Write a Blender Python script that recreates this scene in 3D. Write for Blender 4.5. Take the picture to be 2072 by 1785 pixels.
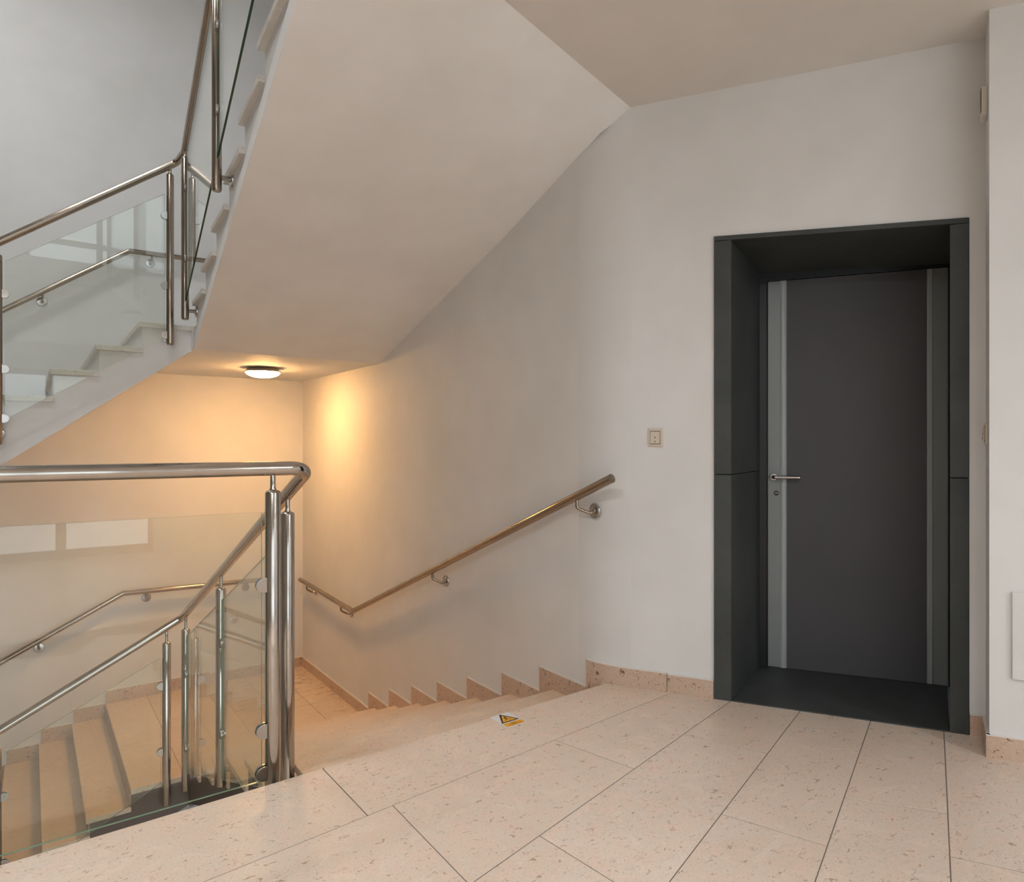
import bpy, bmesh, math, random
from mathutils import Vector, Matrix
random.seed(7)
S = bpy.context.scene
COL = S.collection
for o in list(bpy.data.objects):
    bpy.data.objects.remove(o)

# ------------------------------------------------------------------ camera, world, exposure
# building axes: +x towards the handrail wall, +y into the stairwell, z = 0 on the landing floor
cam_d = bpy.data.cameras.new('camera')
cam = bpy.data.objects.new('camera', cam_d); COL.objects.link(cam)
cam.location = (0, 0, 1.2)
cam.rotation_euler = (math.radians(90), 0, math.radians(-35.887))
cam_d.sensor_width = 36.0
cam_d.lens = 36.0 * 1349.0 / 2072.0
cam_d.shift_y = 7.5 / 2072.0
cam_d.clip_start = 0.02
S.camera = cam

world = bpy.data.worlds.new('world'); S.world = world
world.use_nodes = True
bg = world.node_tree.nodes['Background']
bg.inputs['Color'].default_value = (0.83, 0.93, 1.0, 1)      # overcast daylight outside the glazed entrance wall
bg.inputs['Strength'].default_value = 1.6
GLZ = [(-3.1, 1.1, .02, 2.45), (-3.1, 2.0, 3.6, 5.85)]        # glazed openings in the wall behind the viewer: x0, x1, z0, z1
for gx0, gx1, gz0, gz1 in GLZ:                                 # light portals that only guide sampling to those openings
    pl = bpy.data.lights.new('portal', 'AREA'); pl.shape = 'RECTANGLE'; pl.size = gx1-gx0; pl.size_y = gz1-gz0
    pl.cycles.is_portal = True
    po = bpy.data.objects.new('window_portal', pl); COL.objects.link(po)
    po.location = ((gx0+gx1)/2, -3.42, (gz0+gz1)/2); po.rotation_euler = (math.radians(90), 0, 0)

S.view_settings.view_transform = 'Standard'
S.view_settings.look = 'None'
S.view_settings.gamma = 1.0
S.view_settings.use_curve_mapping = False
S.view_settings.exposure = 0.46
S.cycles.use_denoising = True
S.cycles.max_bounces = 8
S.cycles.diffuse_bounces = 4
S.cycles.glossy_bounces = 4
S.cycles.adaptive_threshold = 0.08
S.cycles.use_light_tree = False
S.cycles.transparent_max_bounces = 16
S.cycles.sample_clamp_indirect = 8.0

LAMP_WARM = 98.0      # bowl under the upper corner landing
FILL_HALL = 30.0       # unseen fittings added on the landing ceiling as fill light
FILL_TOP = 31.0        # unseen fittings added on the top ceiling to brighten the well

# ------------------------------------------------------------------ helpers
def link(name, me, loc=(0, 0, 0), parent=None):
    o = bpy.data.objects.new(name, me)
    COL.objects.link(o)
    o.location = loc
    if parent is not None:
        o.parent = parent
    return o

def wloc(o):
    v = Vector((0, 0, 0))
    while o is not None:
        v = v + Vector(o.location); o = o.parent
    return v

class MB:
    """collects shapes in world coordinates; build() makes ONE mesh object"""
    def __init__(self):
        self.v = []; self.f = []; self.s = []; self.m = []
    def add(self, verts, faces, smooth=False, mat=0):
        n = len(self.v)
        self.v += [Vector(p) for p in verts]
        for f in faces:
            self.f.append([i + n for i in f]); self.s.append(smooth); self.m.append(mat)
        return self
    def prism(self, poly, z0, z1, ch=0.0, mat=0):
        """plan polygon (x,y) from z0 to z1 with a chamfered top edge"""
        n = len(poly)
        a = sum(poly[i][0]*poly[(i+1) % n][1] - poly[(i+1) % n][0]*poly[i][1] for i in range(n))
        if a < 0: poly = poly[::-1]
        rings = [[(x, y, z0) for x, y in poly]]
        if ch > 0:
            rings.append([(x, y, z1-ch) for x, y in poly])
            rings.append([(x, y, z1) for x, y in inset(poly, ch)])
        else:
            rings.append([(x, y, z1) for x, y in poly])
        vs = [p for r in rings for p in r]; fs = []
        for k in range(len(rings)-1):
            for i in range(n):
                j = (i+1) % n
                fs.append([k*n+i, k*n+j, (k+1)*n+j, (k+1)*n+i])
        fs.append(list(range(n))[::-1]); fs.append([(len(rings)-1)*n+i for i in range(n)])
        return self.add(vs, fs, False, mat)
    def loft(self, ringA, ringB, mat=0):
        """closed solid between two matching 3-D loops"""
        n = len(ringA); vs = list(ringA)+list(ringB)
        fs = [[i, (i+1) % n, n+(i+1) % n, n+i] for i in range(n)]
        fs += [list(range(n))[::-1], [n+i for i in range(n)]]
        return self.add(vs, fs, False, mat)
    def box(self, a, b, mat=0):
        (x0, y0, z0), (x1, y1, z1) = a, b
        return self.prism([(x0, y0), (x1, y0), (x1, y1), (x0, y1)], z0, z1, 0, mat)
    def obox(self, c, ax, ay, az, mat=0):
        c = Vector(c); ax = Vector(ax); ay = Vector(ay); az = Vector(az)
        A = [c-ax-ay-az, c+ax-ay-az, c+ax+ay-az, c-ax+ay-az]
        Bq = [p+2*az for p in A]
        return self.loft(A, Bq, mat)
    def tube(self, pts, r, seg=20, cap=True, mat=0):
        pts = [Vector(p) for p in pts]; n = len(pts)
        if not isinstance(r, (list, tuple)): r = [r]*n
        T = []
        for i in range(n):
            a = pts[max(i-1, 0)]; b = pts[min(i+1, n-1)]
            t = (b-a)
            if t.length < 1e-9: t = T[-1].copy() if T else Vector((0, 0, 1))
            T.append(t.normalized())
        up = Vector((0, 0, 1)) if abs(T[0].z) < 0.9 else Vector((1, 0, 0))
        nx = T[0].cross(up).normalized(); vs = []
        for i in range(n):
            if i:
                q = T[i-1].rotation_difference(T[i]); nx = (q @ nx)
                nx = (nx - T[i]*nx.dot(T[i])).normalized()
            ny = T[i].cross(nx)
            for k in range(seg):
                a = 2*math.pi*k/seg
                vs.append(pts[i] + (nx*math.cos(a)+ny*math.sin(a))*r[i])
        fs = []
        for i in range(n-1):
            for k in range(seg):
                fs.append([i*seg+k, i*seg+(k+1) % seg, (i+1)*seg+(k+1) % seg, (i+1)*seg+k])
        self.add(vs, fs, True, mat)
        if cap:
            m = len(self.v)-n*seg
            self.f.append([m+k for k in range(seg)][::-1]); self.s.append(False); self.m.append(mat)
            self.f.append([m+(n-1)*seg+k for k in range(seg)]); self.s.append(False); self.m.append(mat)
        return self
    def lathe(self, base, axis, prof, seg=24, mat=0, smooth=True):
        """profile of (radius, height) turned about an axis from base"""
        base = Vector(base); axis = Vector(axis).normalized()
        up = Vector((0, 0, 1)) if abs(axis.z) < 0.9 else Vector((1, 0, 0))
        nx = axis.cross(up).normalized(); ny = axis.cross(nx)
        vs = []; fs = []; n = len(prof)
        for r, h in prof:
            r = max(r, 1e-4)
            for k in range(seg):
                a = 2*math.pi*k/seg
                vs.append(base+axis*h+(nx*math.cos(a)+ny*math.sin(a))*r)
        for i in range(n-1):
            for k in range(seg):
                fs.append([i*seg+k, i*seg+(k+1) % seg, (i+1)*seg+(k+1) % seg, (i+1)*seg+k])
        fs.append([k for k in range(seg)][::-1]); fs.append([(n-1)*seg+k for k in range(seg)])
        return self.add(vs, fs, smooth, mat)
    def build(self, name, mats, parent=None, bevel=0.0, auto=None):
        xs = self.v
        lo = Vector((min(p.x for p in xs), min(p.y for p in xs), min(p.z for p in xs)))
        hi = Vector((max(p.x for p in xs), max(p.y for p in xs), max(p.z for p in xs)))
        c = Vector(((lo.x+hi.x)/2, (lo.y+hi.y)/2, lo.z))
        me = bpy.data.meshes.new(name)
        me.from_pydata([tuple(p-c) for p in xs], [], self.f)
        if not isinstance(mats, (list, tuple)): mats = [mats]
        for m in mats: me.materials.append(m)
        me.polygons.foreach_set('use_smooth', self.s)
        me.polygons.foreach_set('material_index', self.m)
        bm = bmesh.new(); bm.from_mesh(me)
        bmesh.ops.recalc_face_normals(bm, faces=bm.faces)
        if bevel > 0:
            es = [e for e in bm.edges if len(e.link_faces) == 2 and e.calc_face_angle(0) > 0.6]
            bmesh.ops.bevel(bm, geom=es, offset=bevel, segments=2, profile=0.6, affect='EDGES', clamp_overlap=True)
        bm.to_mesh(me); bm.free(); me.update()
        if any(self.s):
            me.set_sharp_from_angle(angle=math.radians(40))
        p0 = wloc(parent) if parent is not None else Vector((0, 0, 0))
        return link(name, me, c-p0, parent)

def inset(poly, d):
    n = len(poly); out = []
    for i in range(n):
        p0 = Vector((*poly[i-1], 0)); p1 = Vector((*poly[i], 0)); p2 = Vector((*poly[(i+1) % n], 0))
        a = (p1-p0).normalized(); b = (p2-p1).normalized()
        na = Vector((-a.y, a.x, 0)); nb = Vector((-b.y, b.x, 0))
        k = 1+na.dot(nb)
        q = p1+(na+nb)*(d/max(k, 0.2))
        out.append((q.x, q.y))
    return out

def fillet(pts, rad, seg=8):
    pts = [Vector(p) for p in pts]; out = [pts[0]]
    for i in range(1, len(pts)-1):
        p = pts[i]; a = (pts[i-1]-p); b = (pts[i+1]-p)
        r = rad[i] if isinstance(rad, dict) else rad
        ang = a.angle(b); d = r/math.tan(ang/2)
        d = min(d, a.length*.45, b.length*.45); r = d*math.tan(ang/2)
        A = p+a.normalized()*d; Bq = p+b.normalized()*d
        c = p+(a.normalized()+b.normalized()).normalized()*(r/math.sin(ang/2))
        va = A-c; vb = Bq-c; th = va.angle(vb)
        for k in range(seg+1):
            t = k/seg
            out.append(c+(va*math.sin((1-t)*th)+vb*math.sin(t*th))/math.sin(th))
    out.append(pts[-1]); return out

def thing(name, label, cat, loc, group=None):
    o = link(name, None, loc)
    o.empty_display_size = 0.1
    o['label'] = label; o['category'] = cat
    if group: o['group'] = group
    return o

def struct(name, loc=(0, 0, 0)):
    o = link(name, None, loc); o.empty_display_size = 0.1
    o['kind'] = 'structure'
    return o

def tag(o, label, cat, group=None):
    o['label'] = label; o['category'] = cat
    if group: o['group'] = group
    return o

def st(o, label=None):
    o['kind'] = 'structure'
    if label: o['label'] = label
    return o

# ------------------------------------------------------------------ materials
class NT:
    def __init__(self, name):
        self.mat = bpy.data.materials.new(name); self.mat.use_nodes = True
        self.t = self.mat.node_tree; self.b = self.t.nodes['Principled BSDF']
        self.out = self.t.nodes['Material Output']
    def n(self, typ, **kw):
        x = self.t.nodes.new(typ)
        for k, v in kw.items():
            if k in x.inputs: x.inputs[k].default_value = v
            else: setattr(x, k, v)
        return x
    def l(self, a, b): self.t.links.new(a, b)
    def coord(self, scale=(1, 1, 1), rnd=True):
        tc = self.n('ShaderNodeTexCoord'); mp = self.n('ShaderNodeMapping')
        mp.inputs['Scale'].default_value = scale
        self.l(tc.outputs['Object'], mp.inputs['Vector'])
        if rnd:
            oi = self.n('ShaderNodeObjectInfo'); mu = self.n('ShaderNodeVectorMath', operation='SCALE')
            mu.inputs[0].default_value = (37.1, 21.7, 11.3)
            self.l(oi.outputs['Random'], mu.inputs['Scale']); self.l(mu.outputs[0], mp.inputs['Location'])
            self.rand = oi.outputs['Random']
        return mp.outputs['Vector']
    def noise(self, vec, scale, detail=4, rough=.55, dist=0.0):
        x = self.n('ShaderNodeTexNoise'); x.inputs['Scale'].default_value = scale
        x.inputs['Detail'].default_value = detail; x.inputs['Roughness'].default_value = rough
        x.inputs['Distortion'].default_value = dist
        self.l(vec, x.inputs['Vector']); return x.outputs['Fac']
    def ramp(self, fac, stops, interp='LINEAR'):
        x = self.n('ShaderNodeValToRGB'); x.color_ramp.interpolation = interp
        e = x.color_ramp.elements
        while len(e) < len(stops): e.new(0.5)
        for i, (p, c) in enumerate(stops):
            e[i].position = p; e[i].color = (*c, 1) if len(c) == 3 else c
        self.l(fac, x.inputs['Fac']); return x.outputs['Color']
    def mix(self, fac, a, b, blend='MIX'):
        x = self.n('ShaderNodeMix', data_type='RGBA', blend_type=blend)
        for sock, val in ((x.inputs[0], fac), (x.inputs[6], a), (x.inputs[7], b)):
            if hasattr(val, 'is_linked'): self.l(val, sock)
            elif isinstance(val, tuple): sock.default_value = (*val, 1) if len(val) == 3 else val
            else: sock.default_value = val
        return x.outputs[2]
    def math(self, op, a, b=0.0):
        x = self.n('ShaderNodeMath', operation=op)
        for sock, val in ((x.inputs[0], a), (x.inputs[1], b)):
            if hasattr(val, 'is_linked'): self.l(val, sock)
            else: sock.default_value = val
        return x.outputs[0]
    def bump(self, h, strength, dist=.002):
        x = self.n('ShaderNodeBump'); x.inputs['Strength'].default_value = strength
        x.inputs['Distance'].default_value = dist
        self.l(h, x.inputs['Height']); self.l(x.outputs[0], self.b.inputs['Normal'])

def simple(name, col, rough=.5, metal=0.0, spec=.5):
    m = NT(name); b = m.b
    b.inputs['Base Color'].default_value = (*col, 1); b.inputs['Roughness'].default_value = rough
    b.inputs['Metallic'].default_value = metal; b.inputs['Specular IOR Level'].default_value = spec
    return m.mat

def paint(name, col, var=.04):
    m = NT(name); v = m.coord(rnd=False)
    a = m.noise(v, 1.3, 3, .65)
    hi = tuple(min(1, c*(1+var)) for c in col); lo = tuple(c*(1-var) for c in col)
    m.l(m.ramp(a, [(.35, (lo[0], lo[1], lo[2]*.985)), (.65, hi)]), m.b.inputs['Base Color'])
    m.b.inputs['Roughness'].default_value = .62; m.b.inputs['Specular IOR Level'].default_value = .25
    return m.mat

def limestone(name, base, dark, fleck, vein=.25, rough=.32, amt=1.0, stain=0.0, fs=1.0):
    m = NT(name); v = m.coord()
    a = m.noise(v, 2.2, 3, .6); b2 = m.noise(v, 17, 3, .65)
    c = m.ramp(a, [(.3, dark), (.7, base)])
    pink = (base[0]*1.0, base[1]*.93, base[2]*.93); grey = (base[0]*.93, base[1]*.97, base[2]*1.02)
    c = m.mix(m.ramp(b2, [(.35, (.75,)*3), (.5, (0, 0, 0)), (.66, (0, 0, 0))]), c, pink)
    c = m.mix(m.ramp(b2, [(.5, (0, 0, 0)), (.66, (.7,)*3)]), c, grey)
    c = m.mix(m.math('MULTIPLY', m.rand, .30), c, tuple(min(1, x*y) for x, y in zip(base, (.92, .88, .84))))
    # fine pepper grain
    gr = m.noise(v, 150*fs, 2, .6)
    c = m.mix(m.ramp(gr, [(.57, (0, 0, 0)), (.70, (.55*amt,)*3)]), c, tuple(x*.62 for x in base))
    c = m.mix(m.ramp(gr, [(.30, (.35,)*3), (.42, (0, 0, 0))]), c, tuple(min(1, x*1.14) for x in base))
    # curved shell flecks, thin and elongated
    mp = m.n('ShaderNodeMapping'); mp.inputs['Scale'].default_value = (34*fs, 66*fs, 52*fs); mp.inputs['Rotation'].default_value = (0, 0, .5)
    m.l(v, mp.inputs['Vector'])
    fl = m.noise(mp.outputs[0], 1.0, 3, .62, 1.1)
    c = m.mix(m.ramp(fl, [(.625-.03*(amt-1), (0, 0, 0)), (.675-.03*(amt-1), (min(1, .75*amt),)*3)]), c, fleck)
    # a few rust spots and pale clouds
    ru = m.noise(v, 26*fs, 2, .5, .6)
    c = m.mix(m.ramp(ru, [(.735, (0, 0, 0)), (.77, (.6*amt,)*3)]), c, (fleck[0]*1.25, fleck[1]*.95, fleck[2]*.7))
    w = m.noise(v, 6, 4, .7, 1.4)
    c = m.mix(m.ramp(w, [(.56, (0, 0, 0)), (.64, (vein,)*3), (.70, (0, 0, 0))]), c, tuple(min(1, x*1.2) for x in base))
    if stain > 0:
        mp2 = m.n('ShaderNodeMapping'); mp2.inputs['Scale'].default_value = (8, 16, 8); m.l(v, mp2.inputs['Vector'])
        sn = m.noise(mp2.outputs[0], 1.0, 6, .78)
        c = m.mix(m.ramp(sn, [(.53, (0, 0, 0)), (.66, (stain,)*3)]), c, (.10, .07, .05))
    m.l(c, m.b.inputs['Base Color'])
    rr = m.ramp(b2, [(.3, (rough*.85,)*3), (.7, (rough*1.25,)*3)])
    m.l(rr, m.b.inputs['Roughness']); m.b.inputs['Specular IOR Level'].default_value = .35
    return m.mat

def vo_r(m, vo):
    sep = m.n('ShaderNodeSeparateColor'); m.l(vo.outputs['Color'], sep.inputs[0]); return sep.outputs[0]

def steel(name, col, rough):
    m = NT(name); v = m.coord((1, 1, 1))
    a = m.noise(v, 9, 4, .6)
    m.l(m.ramp(a, [(.3, tuple(x*.86 for x in col)), (.7, col)]), m.b.inputs['Base Color'])
    m.l(m.ramp(m.noise(v, 30, 4, .6), [(.3, (rough*.7,)*3), (.75, (rough*1.35,)*3)]), m.b.inputs['Roughness'])
    m.b.inputs['Metallic'].default_value = 1.0
    return m.mat

def glass_mat(name, tint, ior=1.5):
    m = NT(name); t = m.t
    tr = m.n('ShaderNodeBsdfTransparent'); tr.inputs['Color'].default_value = (*tint, 1)
    gl = m.n('ShaderNodeBsdfGlossy'); gl.inputs['Roughness'].default_value = .0
    gl.inputs['Color'].default_value = (1, 1, 1, 1)
    fr = m.n('ShaderNodeFresnel'); fr.inputs['IOR'].default_value = ior
    # same reflectance from either face of the pane
    geo = m.n('ShaderNodeNewGeometry'); mx = m.n('ShaderNodeMixShader')
    inv = m.math('ADD', m.math('MULTIPLY', geo.outputs['Backfacing'], 1.0/ior-ior), ior)
    m.l(inv, fr.inputs['IOR'])
    m.l(fr.outputs[0], mx.inputs[0]); m.l(tr.outputs[0], mx.inputs[1]); m.l(gl.outputs[0], mx.inputs[2])
    m.l(mx.outputs[0], m.out.inputs['Surface'])
    return m.mat

def emit(name, col, strength):
    m = NT(name)
    e = m.n('ShaderNodeEmission'); e.inputs['Color'].default_value = (*col, 1); e.inputs['Strength'].default_value = strength
    m.l(e.outputs[0], m.out.inputs['Surface'])
    return m.mat

def basalt(name):
    m = NT(name); v = m.coord()
    a = m.noise(v, 3.0, 6, .65); g = m.noise(v, 330, 3, .7)
    c = m.ramp(a, [(.3, (.040, .044, .042)), (.7, (.068, .073, .071))])
    c = m.mix(m.ramp(g, [(.55, (0, 0, 0)), (.75, (.7, .7, .7))]), c, (.12, .125, .12))
    sc = m.noise(v, 5, 5, .7, 1.2)
    c = m.mix(m.ramp(sc, [(.68, (0, 0, 0)), (.76, (.35, .35, .35))]), c, (.15, .16, .16))
    m.l(c, m.b.inputs['Base Color']); m.b.inputs['Roughness'].default_value = .55
    m.b.inputs['Specular IOR Level'].default_value = .35
    m.bump(g, .15, .001)
    return m.mat

M = {}
M['wall'] = paint('wall_plaster', (.775, .763, .750))
M['wall_left'] = paint('left_wall_paint', (.30, .265, .23))  # unseen wall, painted dark to cut light bounced onto the stairs
M['soffit'] = paint('soffit_plaster', (.89, .88, .865))
M['ceiling'] = paint('ceiling_plaster', (.76, .725, .69), .03)
M['tile'] = limestone('landing_limestone', (.79, .65, .535), (.71, .57, .455), (.34, .21, .13))
M['tread'] = limestone('tread_limestone', (.74, .59, .45), (.65, .505, .38), (.34, .22, .13), amt=.8)
M['tread_worn'] = limestone('worn_limestone', (.74, .59, .45), (.65, .505, .38), (.34, .22, .13), amt=.8, stain=.6)
M['pale'] = limestone('pale_tread_limestone', (.80, .77, .71), (.74, .70, .63), (.42, .36, .28), rough=.5)
M['skirt'] = limestone('skirting_limestone', (.68, .51, .385), (.58, .42, .31), (.22, .12, .09), .15, amt=1.6, fs=.8)
M['riser'] = limestone('shaded_riser_limestone', (.44, .31, .25), (.37, .25, .20), (.2, .12, .1), .1)  # risers facing away from the lamp: their shade is in the colour
M['grout'] = simple('grout', (.20, .165, .135), .85)
M['caulk'] = simple('caulk', (.78, .74, .70), .6)
M['steel'] = steel('polished_steel', (.56, .51, .46), .11)
M['steel_b'] = steel('brushed_steel', (.40, .33, .265), .19)
M['steel_d'] = steel('dull_steel', (.50, .47, .44), .22)
M['glass'] = glass_mat('clear_glass', (.955, .968, .945))
M['glass_edge'] = simple('green_glass_edge', (.20, .33, .24), .12)
M['glass_edge_d'] = simple('dark_green_glass_edge', (.01, .06, .035), .1)
M['basalt'] = basalt('dark_basalt')
M['black'] = simple('black_metal', (.012, .013, .014), .4)
M['doorp'] = None
M['white_pl'] = simple('white_plastic', (.78, .74, .68), .4)
M['cream_pl'] = simple('cream_plastic', (.66, .57, .46), .4)
M['dark_pl'] = simple('dark_plastic', (.06, .045, .035), .5)
M['under'] = simple('shaded_fascia', (.13, .095, .078), .6)  # shade on the lower stair sides is put into this colour

m = NT('grey_door_laminate'); v = m.coord((1, 1, 1))
a = m.noise(v, 1.5, 4, .6); gx = m.n('ShaderNodeMapping'); gx.inputs['Scale'].default_value = (500, 500, 40); m.l(v, gx.inputs['Vector'])
gg = m.noise(gx.outputs[0], 1, 2, .5)
c = m.ramp(a, [(.3, (.088, .085, .089)), (.7, (.101, .097, .101))])
c = m.mix(m.math('MULTIPLY', gg, .25), c, (.11, .105, .11))
m.l(c, m.b.inputs['Base Color']); m.b.inputs['Roughness'].default_value = .5; m.b.inputs['Specular IOR Level'].default_value = .3
M['doorp'] = m.mat
M['alu'] = simple('grey_aluminium', (.27, .29, .285), .40, .1)
M['alu_l'] = simple('pale_aluminium', (.43, .46, .455), .36, .1)

# ------------------------------------------------------------------ measures
XW, YB = 2.336, 7.0             # handrail wall, back wall
XI, YI = 0.935, 5.2             # inner corner of the well
ZD, ZU, ZUS = -1.13, 2.045, 1.868
ZC = 2.875                      # landing ceiling
ZTOP, ZLOW = 6.05, -2.75
Bp = Vector((2.336, 2.471, 0)); E_ = Vector((.52, -.854, 0)).normalized(); ND = Vector((-.854, -.52, 0)).normalized()
def D(s, off=0.0, z=0.0):       # point on the door wall: s along it, off out of it
    p = Bp+E_*s+ND*off
    return Vector((p.x, p.y, z))
def xi4(y): return .935-.0654*(5.1-y)

# ------------------------------------------------------------------ walls, ceilings
TL = .16                        # the wall turns in a soft curve at the top of the stairs
_a = Vector((XW, Bp.y+TL, 0)); _b = Bp+E_*TL
BEND = fillet([Vector((XW, Bp.y+1.0, 0)), Bp, Bp+E_*1.0], .16/math.tan(math.radians(31.34/2)), 10)[1:-1]
st(MB().box((XW, BEND[0].y, ZLOW), (XW+.25, YB+.25, ZTOP)).build('wall_right', M['wall']))
wb = MB(); nb_ = len(BEND)
wb.add([Vector((p.x, p.y, -.3)) for p in BEND]+[Vector((p.x, p.y, 3.2)) for p in BEND], [[i, i+1, nb_+i+1, nb_+i] for i in range(nb_-1)], True)
Bk = [Vector((XW+.25, BEND[0].y, 0)), BEND[-1]-ND*.25]
cap = [tuple(p.xy) for p in BEND]+[tuple(Bk[1].xy), tuple(Bk[0].xy)]
wb.add([(x, y, -.3) for x, y in cap]+[(x, y, 3.2) for x, y in cap],
       [[i, i+1, len(cap)+i+1, len(cap)+i] for i in range(nb_-1, len(cap)-1)]+[[len(cap)-1, 0, len(cap), 2*len(cap)-1], list(range(len(cap)))[::-1], [len(cap)+i for i in range(len(cap))]], False)
st(wb.build('wall_bend', M['wall']))
st(MB().box((-3.3, YB, ZLOW), (XW, YB+.25, ZTOP)).build('wall_back', M['wall']))
st(MB().box((-3.5, -3.2, ZLOW), (-3.3, YB+.25, ZTOP)).build('wall_left', M['wall_left']))
def rear(name, x0, x1, z0, z1, g):
    w = MB(); a, b, c, d = g
    w.box((x0, -3.4, z0), (a, -3.2, z1)); w.box((b, -3.4, z0), (x1, -3.2, z1))
    w.box((a, -3.4, z0), (b, -3.2, c)); w.box((a, -3.4, d), (b, -3.2, z1))
    return st(w.build(name, M['wall']))
rear('wall_rear', -3.3, 5.0, -.4, 3.2, GLZ[0])
# door wall: three pieces around the stone surround
wd = MB()
def dwall(s0, s1, z0, z1, t=.12):
    wd.prism([tuple(D(s0).xy), tuple(D(s1).xy), tuple(D(s1, -t).xy), tuple(D(s0, -t).xy)], z0, z1)
dwall(TL, .556, -.03, 3.2); dwall(1.571, 1.70, -.03, 3.2)
zl0, zl1 = 2.184, 2.140
wd.loft([D(.556, 0, zl0), D(1.571, 0, zl1), D(1.571, -.12, zl1), D(.556, -.12, zl0)],
        [D(.556, 0, 3.2), D(1.571, 0, 3.2), D(1.571, -.12, 3.2), D(.556, -.12, 3.2)])
st(wd.build('wall_door_side', M['wall']))
# projecting pier to the right of the door
P0 = Vector((3.185, 1.080, 0)); P1 = Vector((2.992, 1.002, 0)); P2 = P1+E_*2.4
st(MB().prism([tuple(P0.xy), tuple(P1.xy), tuple(P2.xy), (P2.x+1.0, P2.y+.7), (P0.x+.5, P0.y+.2)], -.03, 3.2).build('wall_pier', M['wall']))
st(MB().box((P2.x-.02, -3.2, -.03), (P2.x+.2, P2.y+.1, 3.2)).build('wall_far_right', M['wall']))
# landing ceiling, its edge meeting the sloping soffit
C0 = Vector((2.43, 2.342, ZC)); C1 = Vector((1.448, 2.052, ZC)); C2 = Vector((.712, 1.836, ZC))
cpoly = [(C0.x, C0.y), (C1.x, C1.y), (C2.x, C2.y), (-3.3, 1.836), (-3.3, -3.2), (P2.x, -3.2), (P2.x+.3, P2.y), (P1.x+.6, P1.y+.2), (P0.x+.1, P0.y+.05)]
st(MB().prism(cpoly, ZC, ZC+.26).build('ceiling', M['ceiling']))
st(MB().box((-3.3, -3.2, ZTOP), (XW+.25, YB+.25, ZTOP+.15)).build('ceiling_top', M['ceiling']))
rear('wall_rear_upper', -3.3, 5.0, 3.2, ZTOP, GLZ[1])
st(MB().box((XW, -3.2, 3.2), (XW+.25, Bp.y, ZTOP)).build('wall_right_upper', M['wall']))

# ------------------------------------------------------------------ landing floor with its tiles
def ln(a, b):
    (x0, y0), (x1, y1) = a, b
    return lambda x: (x, y0+(x-x0)*(y1-y0)/(x1-x0))
J = [ln((-.069, 2.398), (2.345, 2.440)), ln((.385, 1.979), (2.404, 2.152)), ln((1.038, 1.556), (2.656, 1.928)),
     ln((1.424, 1.230), (2.805, 1.671)), ln((1.748, .996), (2.941, 1.427)), ln((2.05, .777), (3.085, 1.195)),
     ln((2.25, .52), (3.2, .90)), ln((2.45, .26), (3.4, .64))]
fpoly = [(-3.3, 2.33), (.9, 2.40), (XW, 2.41), (XW+.02, Bp.y-.03), tuple(D(1.70).xy), tuple(P1.xy), tuple(P2.xy), (P2.x, -3.2), (-3.3, -3.2)]
floor = st(MB().prism(fpoly, -.30, -.030).build('floor', M['wall']))
floor['label'] = 'landing slab under the limestone tiles'
st(MB().prism(inset([(-3.25, 2.36), (XW+.02, 2.425), tuple(D(.3, .005).xy), tuple(D(1.6, .005).xy), tuple(P1.xy), tuple((P2-ND*0).xy), (P2.x, -3.2), (-3.3, -3.2)][::-1], .005), -.030, -.0012).build('floor_grout', M['grout']))
# cross joints of every row: (x on upper line, x on lower line)
rows = {0: [(-2.7, -2.7), (-.95, -.95), (.880, .886), None], 1: [(-2.6, -2.6), (-1.45, -1.45), (-.55, -.56), (.22, .20), (.979, .972), (1.729, 1.813), None],
        2: [(-2.2, -2.2), (-1.0, -.95), (.15, .2), (1.268, 1.313), (2.195, 2.326), None], 3: [(-.9, -.8), (.3, .42), (1.05, 1.16), (1.822, 1.932), None],
        4: [(.2, .35), (.95, 1.10), (1.52, 1.70), (2.241, 2.421), None], 5: [(.7, .85), (1.45, 1.60), (2.173, 2.330), None],
        6: [(1.0, 1.2), (1.9, 2.1), (2.75, 2.92), (3.09, 3.22)]}
gap = .0017
def wall_cut(f):                # where a joint line meets the door wall
    lo, hi = 1.5, 4.5
    for _ in range(40):
        m_ = (lo+hi)/2; x, y = f(m_)
        if (Vector((x, y, 0))-Bp).dot(ND) > .004: lo = m_
        else: hi = m_
    return lo
for r, cuts in rows.items():
    fa, fb = J[r], J[r+1]
    pts = [(c if c else (wall_cut(fa), wall_cut(fb))) for c in cuts]
    for k in range(len(pts)-1):
        (a0, b0), (a1, b1) = pts[k], pts[k+1]
        pl = [fb(b0), fb(b1), fa(a1), fa(a0)]
        if r == 0 and cuts[k+1] is None:      # the top tread slab ends on both walls
            pl = [fb(b0), fb(b1), tuple((Bp+ND*.004).xy), (XW-.004, 2.4395), fa(a0)]
        if r == 5 and cuts[k+1] is None:      # runs up to the pier
            pl = [fb(b0), (3.083, .853), tuple((P1+ND*.004).xy), tuple((P0+Vector((.0, .0, 0))).xy), tuple(D(1.60, .003).xy), fa(a1), fa(a0)]
        pl = inset(pl, gap)
        MB().prism(pl, -.034, 0.0, .0009).build('tile', M['tile'], floor)
# the darker, opened joint next to the tread slab
MB().prism([(.8815, 2.417), (.8870, 2.417), (.8905, 2.022), (.8845, 2.022)], -.02, -.0006).build('open_joint', M['grout'], floor)
# rest of the landing behind the photographer
st(MB().prism([(-3.3, -3.2), (P2.x, -3.2), (P2.x, P2.y), (3.4, .64), (2.45, .26), (1.0, -.2), (-.9, .1), (-3.3, 1.2)], -.034, -.0005).build('floor_rest', M['tile']))
# floor below
st(MB().box((-3.3, -3.2, ZLOW-.2), (XW, YB, ZLOW)).build('floor_lower', M['tread']))

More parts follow.
